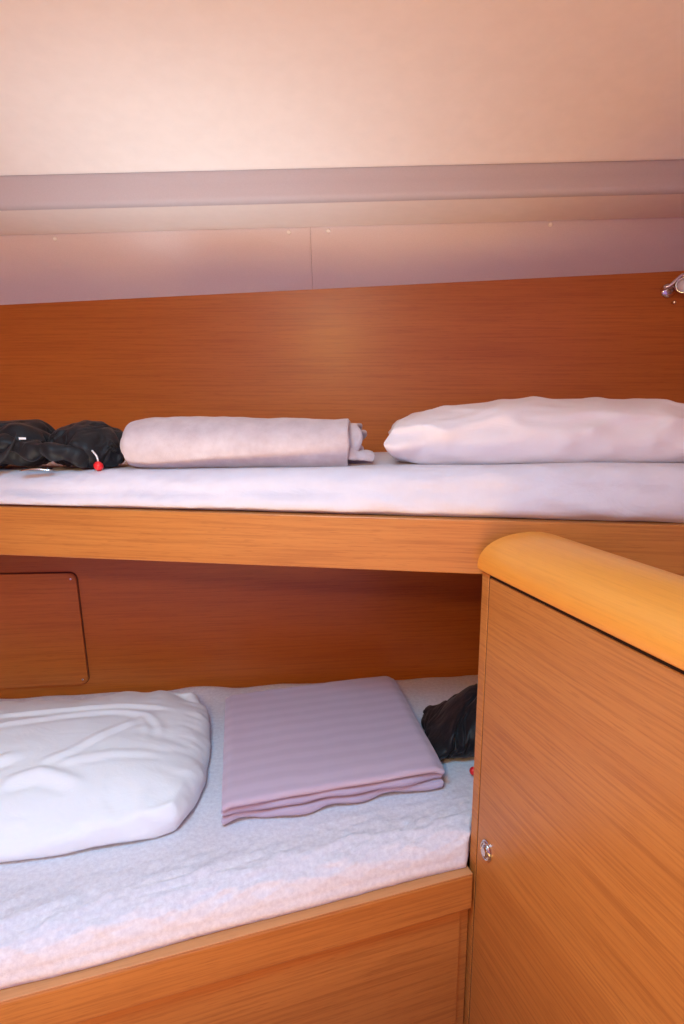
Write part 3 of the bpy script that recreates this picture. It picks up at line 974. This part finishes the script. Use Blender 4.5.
def spline(ctrl, n=24):
    P = [Vector(c) for c in ctrl]; P = [P[0] * 2 - P[1]] + P + [P[-1] * 2 - P[-2]]; out = []
    for i in range(1, len(P) - 2):
        for k in range(n // (len(P) - 3) + 1):
            t = k / (n // (len(P) - 3) + 1)
            a, b, c, d = P[i - 1:i + 3]
            out.append(0.5 * ((2 * b) + (c - a) * t + (2 * a - 5 * b + 4 * c - d) * t * t + (3 * b - a - 3 * c + d) * t ** 3))
    out.append(P[-2]); return out

def toggle(parent, loc, cord_pts):
    """red bobble with a hole, on a white cord"""
    V, F = lathe([(0.0025, 0.0085), (0.0050, 0.0080), (0.0078, 0.0052), (0.0085, 0.0), (0.0078, -0.0052), (0.0050, -0.0080), (0.0025, -0.0085), (0.0022, 0.0)], 18)
    Mx = Matrix.Translation(loc) @ Matrix.Rotation(math.radians(62), 4, 'X')
    o = mobj('toggle', V, F, M['red'], parent, True, Mx); o['label'] = 'red plastic pull toggle'
    V, F = tube(spline(cord_pts, 14), 0.0017, 7)
    mobj('cord', V, F, M['cord'], parent)

jk = thing('life_jacket', 'crumpled black life jacket with a red toggle at the left of the upper bunk', 'life jacket', (-0.60, 1.188, 1.2185), 0.0)
jv, jf = crumpled(0.40, 0.30, 0.70, 0.66, 0.0042, 2.0)
jv = fit(jv, 0.175, 0.17, 0.093, 0.8)
o = mobj('cover', [v + Vector((0.090, 0.01, 0)) for v in jv], jf, M['black'], jk); subdiv(o)
kv, kf = crumpled(0.42, 0.30, 0.70, 0.66, 0.0042, 5.0)
kv = fit(kv, 0.25, 0.17, 0.094, 0.8)
o = mobj('cover', [v + Vector((-0.085, 0.015, 0)) for v in kv], kf, M['black'], jk); subdiv(o)
# rolled collar bridging both lobes
V, F = tube(spline([(-0.10, -0.03, 0.045), (-0.04, -0.055, 0.050), (0.02, -0.060, 0.040), (0.07, -0.075, 0.038), (0.125, -0.055, 0.022)], 30), [0.016 + 0.004 * math.sin(k * 0.9) for k in range(len(spline([(-0.10, -0.03, 0.045), (-0.04, -0.055, 0.050), (0.02, -0.060, 0.040), (0.07, -0.075, 0.038), (0.125, -0.055, 0.022)], 30)))], 12)
V = [v + Vector((0.008 * n3(v.x * 30, v.y * 40, v.z * 40), 0.010 * n3(v.x * 26 + 5, v.y * 50, v.z * 50), 0.012 * n3(v.x * 28 + 9, v.y * 40, v.z * 40))) for v in V]
o = mobj('collar', V, F, M['black'], jk); subdiv(o)
V, F = ribbon(spline([(-0.20, -0.085, 0.012), (-0.10, -0.088, 0.018), (-0.04, -0.080, 0.022), (-0.015, -0.078, 0.040), (-0.005, -0.070, 0.062)], 26), (0.3, 0.2, 1), 0.022, 0.0022)
mobj('webbing_strap', V, F, M['strap'], jk)
V, F = ribbon(spline([(0.005, -0.082, 0.004), (0.035, -0.086, 0.0075), (0.062, -0.080, 0.005)], 12), (0, 0.95, 0.3), 0.010, 0.0016)
o = mobj('reflective_strip', V, F, M['chrome'], jk); o['label'] = 'silver reflective strip'
bobj('size_tag', box_bm(-0.0065, 0.0065, -0.0006, 0.0006, -0.002, 0.002, 0.0003, 1), M['cord'], jk, False, Matrix.Translation((0.012, -0.078, 0.062)))
toggle(jk, (0.145, -0.070, 0.0100), [(0.118, -0.040, 0.040), (0.132, -0.062, 0.038), (0.143, -0.070, 0.028), (0.145, -0.070, 0.016)])

j2 = thing('life_jacket', 'black life jacket tucked beside the cabinet on the lower bunk', 'life jacket', (0.268, 1.235, 0.603), 0.0)
jv2, jf2 = crumpled(0.36, 0.34, 0.68, 0.70, 0.0050, 9.0)
jv2 = fit(jv2, 0.185, 0.24, 0.10, 0.9)
jv2 = [Vector((v.x + 0.16 * v.y, v.y, v.z * (0.30 + 1.05 * sstep(-0.10, 0.07, v.x)))) for v in jv2]
o = mobj('cover', jv2, jf2, M['black'], j2); subdiv(o)
V, F = ribbon(spline([(0.012, -0.120, 0.010), (0.024, -0.122, 0.020), (0.040, -0.105, 0.055), (0.048, -0.06, 0.098)], 20), (0.9, 0.2, 0.2), 0.024, 0.0022)
mobj('webbing_strap', V, F, M['strap'], j2)
toggle(j2, (-0.002, -0.140, 0.0105), [(0.022, -0.10, 0.035), (0.012, -0.125, 0.030), (0.001, -0.138, 0.024), (-0.002, -0.140, 0.016)])

# ------------------------------------------------------------------ reading lamp on the upper bulkhead
rl = thing('reading_lamp', 'chrome swivel reading lamp on the bulkhead above the upper bunk', 'lamp')
rl.matrix_local = frame((0.800, line_at(*WT, 0.800).y, 1.611), (1.69, -0.101, 0))   # local y into the wall
RX = Matrix.Rotation(math.pi / 2, 4, 'X')
V, F = lathe([(0.017, 0.0), (0.017, 0.003), (0.014, 0.006), (0.006, 0.007)], 28)
mobj('wall_plate', V, F, M['chrome'], rl, True, Matrix.Translation((-0.020, 0, -0.004)) @ RX)
V, F = tube(spline([(-0.034, -0.006, -0.002), (-0.036, -0.018, 0.000), (-0.026, -0.024, 0.004), (-0.014, -0.027, 0.016), (-0.002, -0.030, 0.026), (0.006, -0.031, 0.020)], 30), 0.0042, 10)
mobj('swivel_arm', V, F, M['chrome'], rl)
V, F = lathe([(0.010, -0.026), (0.016, -0.020), (0.0185, -0.004), (0.0185, 0.008), (0.0165, 0.010), (0.0145, 0.008), (0.0145, 0.002)], 28)
hd = mobj('lamp_head', V, F, M['chrome'], rl, True, Matrix.Translation((0.000, -0.036, 0.001)) @ Matrix.Rotation(math.radians(-24), 4, 'Z') @ RX)
V, F = lathe([(0.0144, 0.0), (0.0140, 0.005), (0.009, 0.0075), (0.003, 0.0085)], 24)
mobj('lens', V, F, M['lens'], hd)
V, F = lathe([(0.003, 0.0), (0.003, 0.006), (0.0045, 0.008), (0.004, 0.012), (0.0015, 0.013)], 14)
mobj('switch_knob', V, F, M['chrome'], rl, True, Matrix.Translation((-0.006, 0, -0.032)) @ RX)
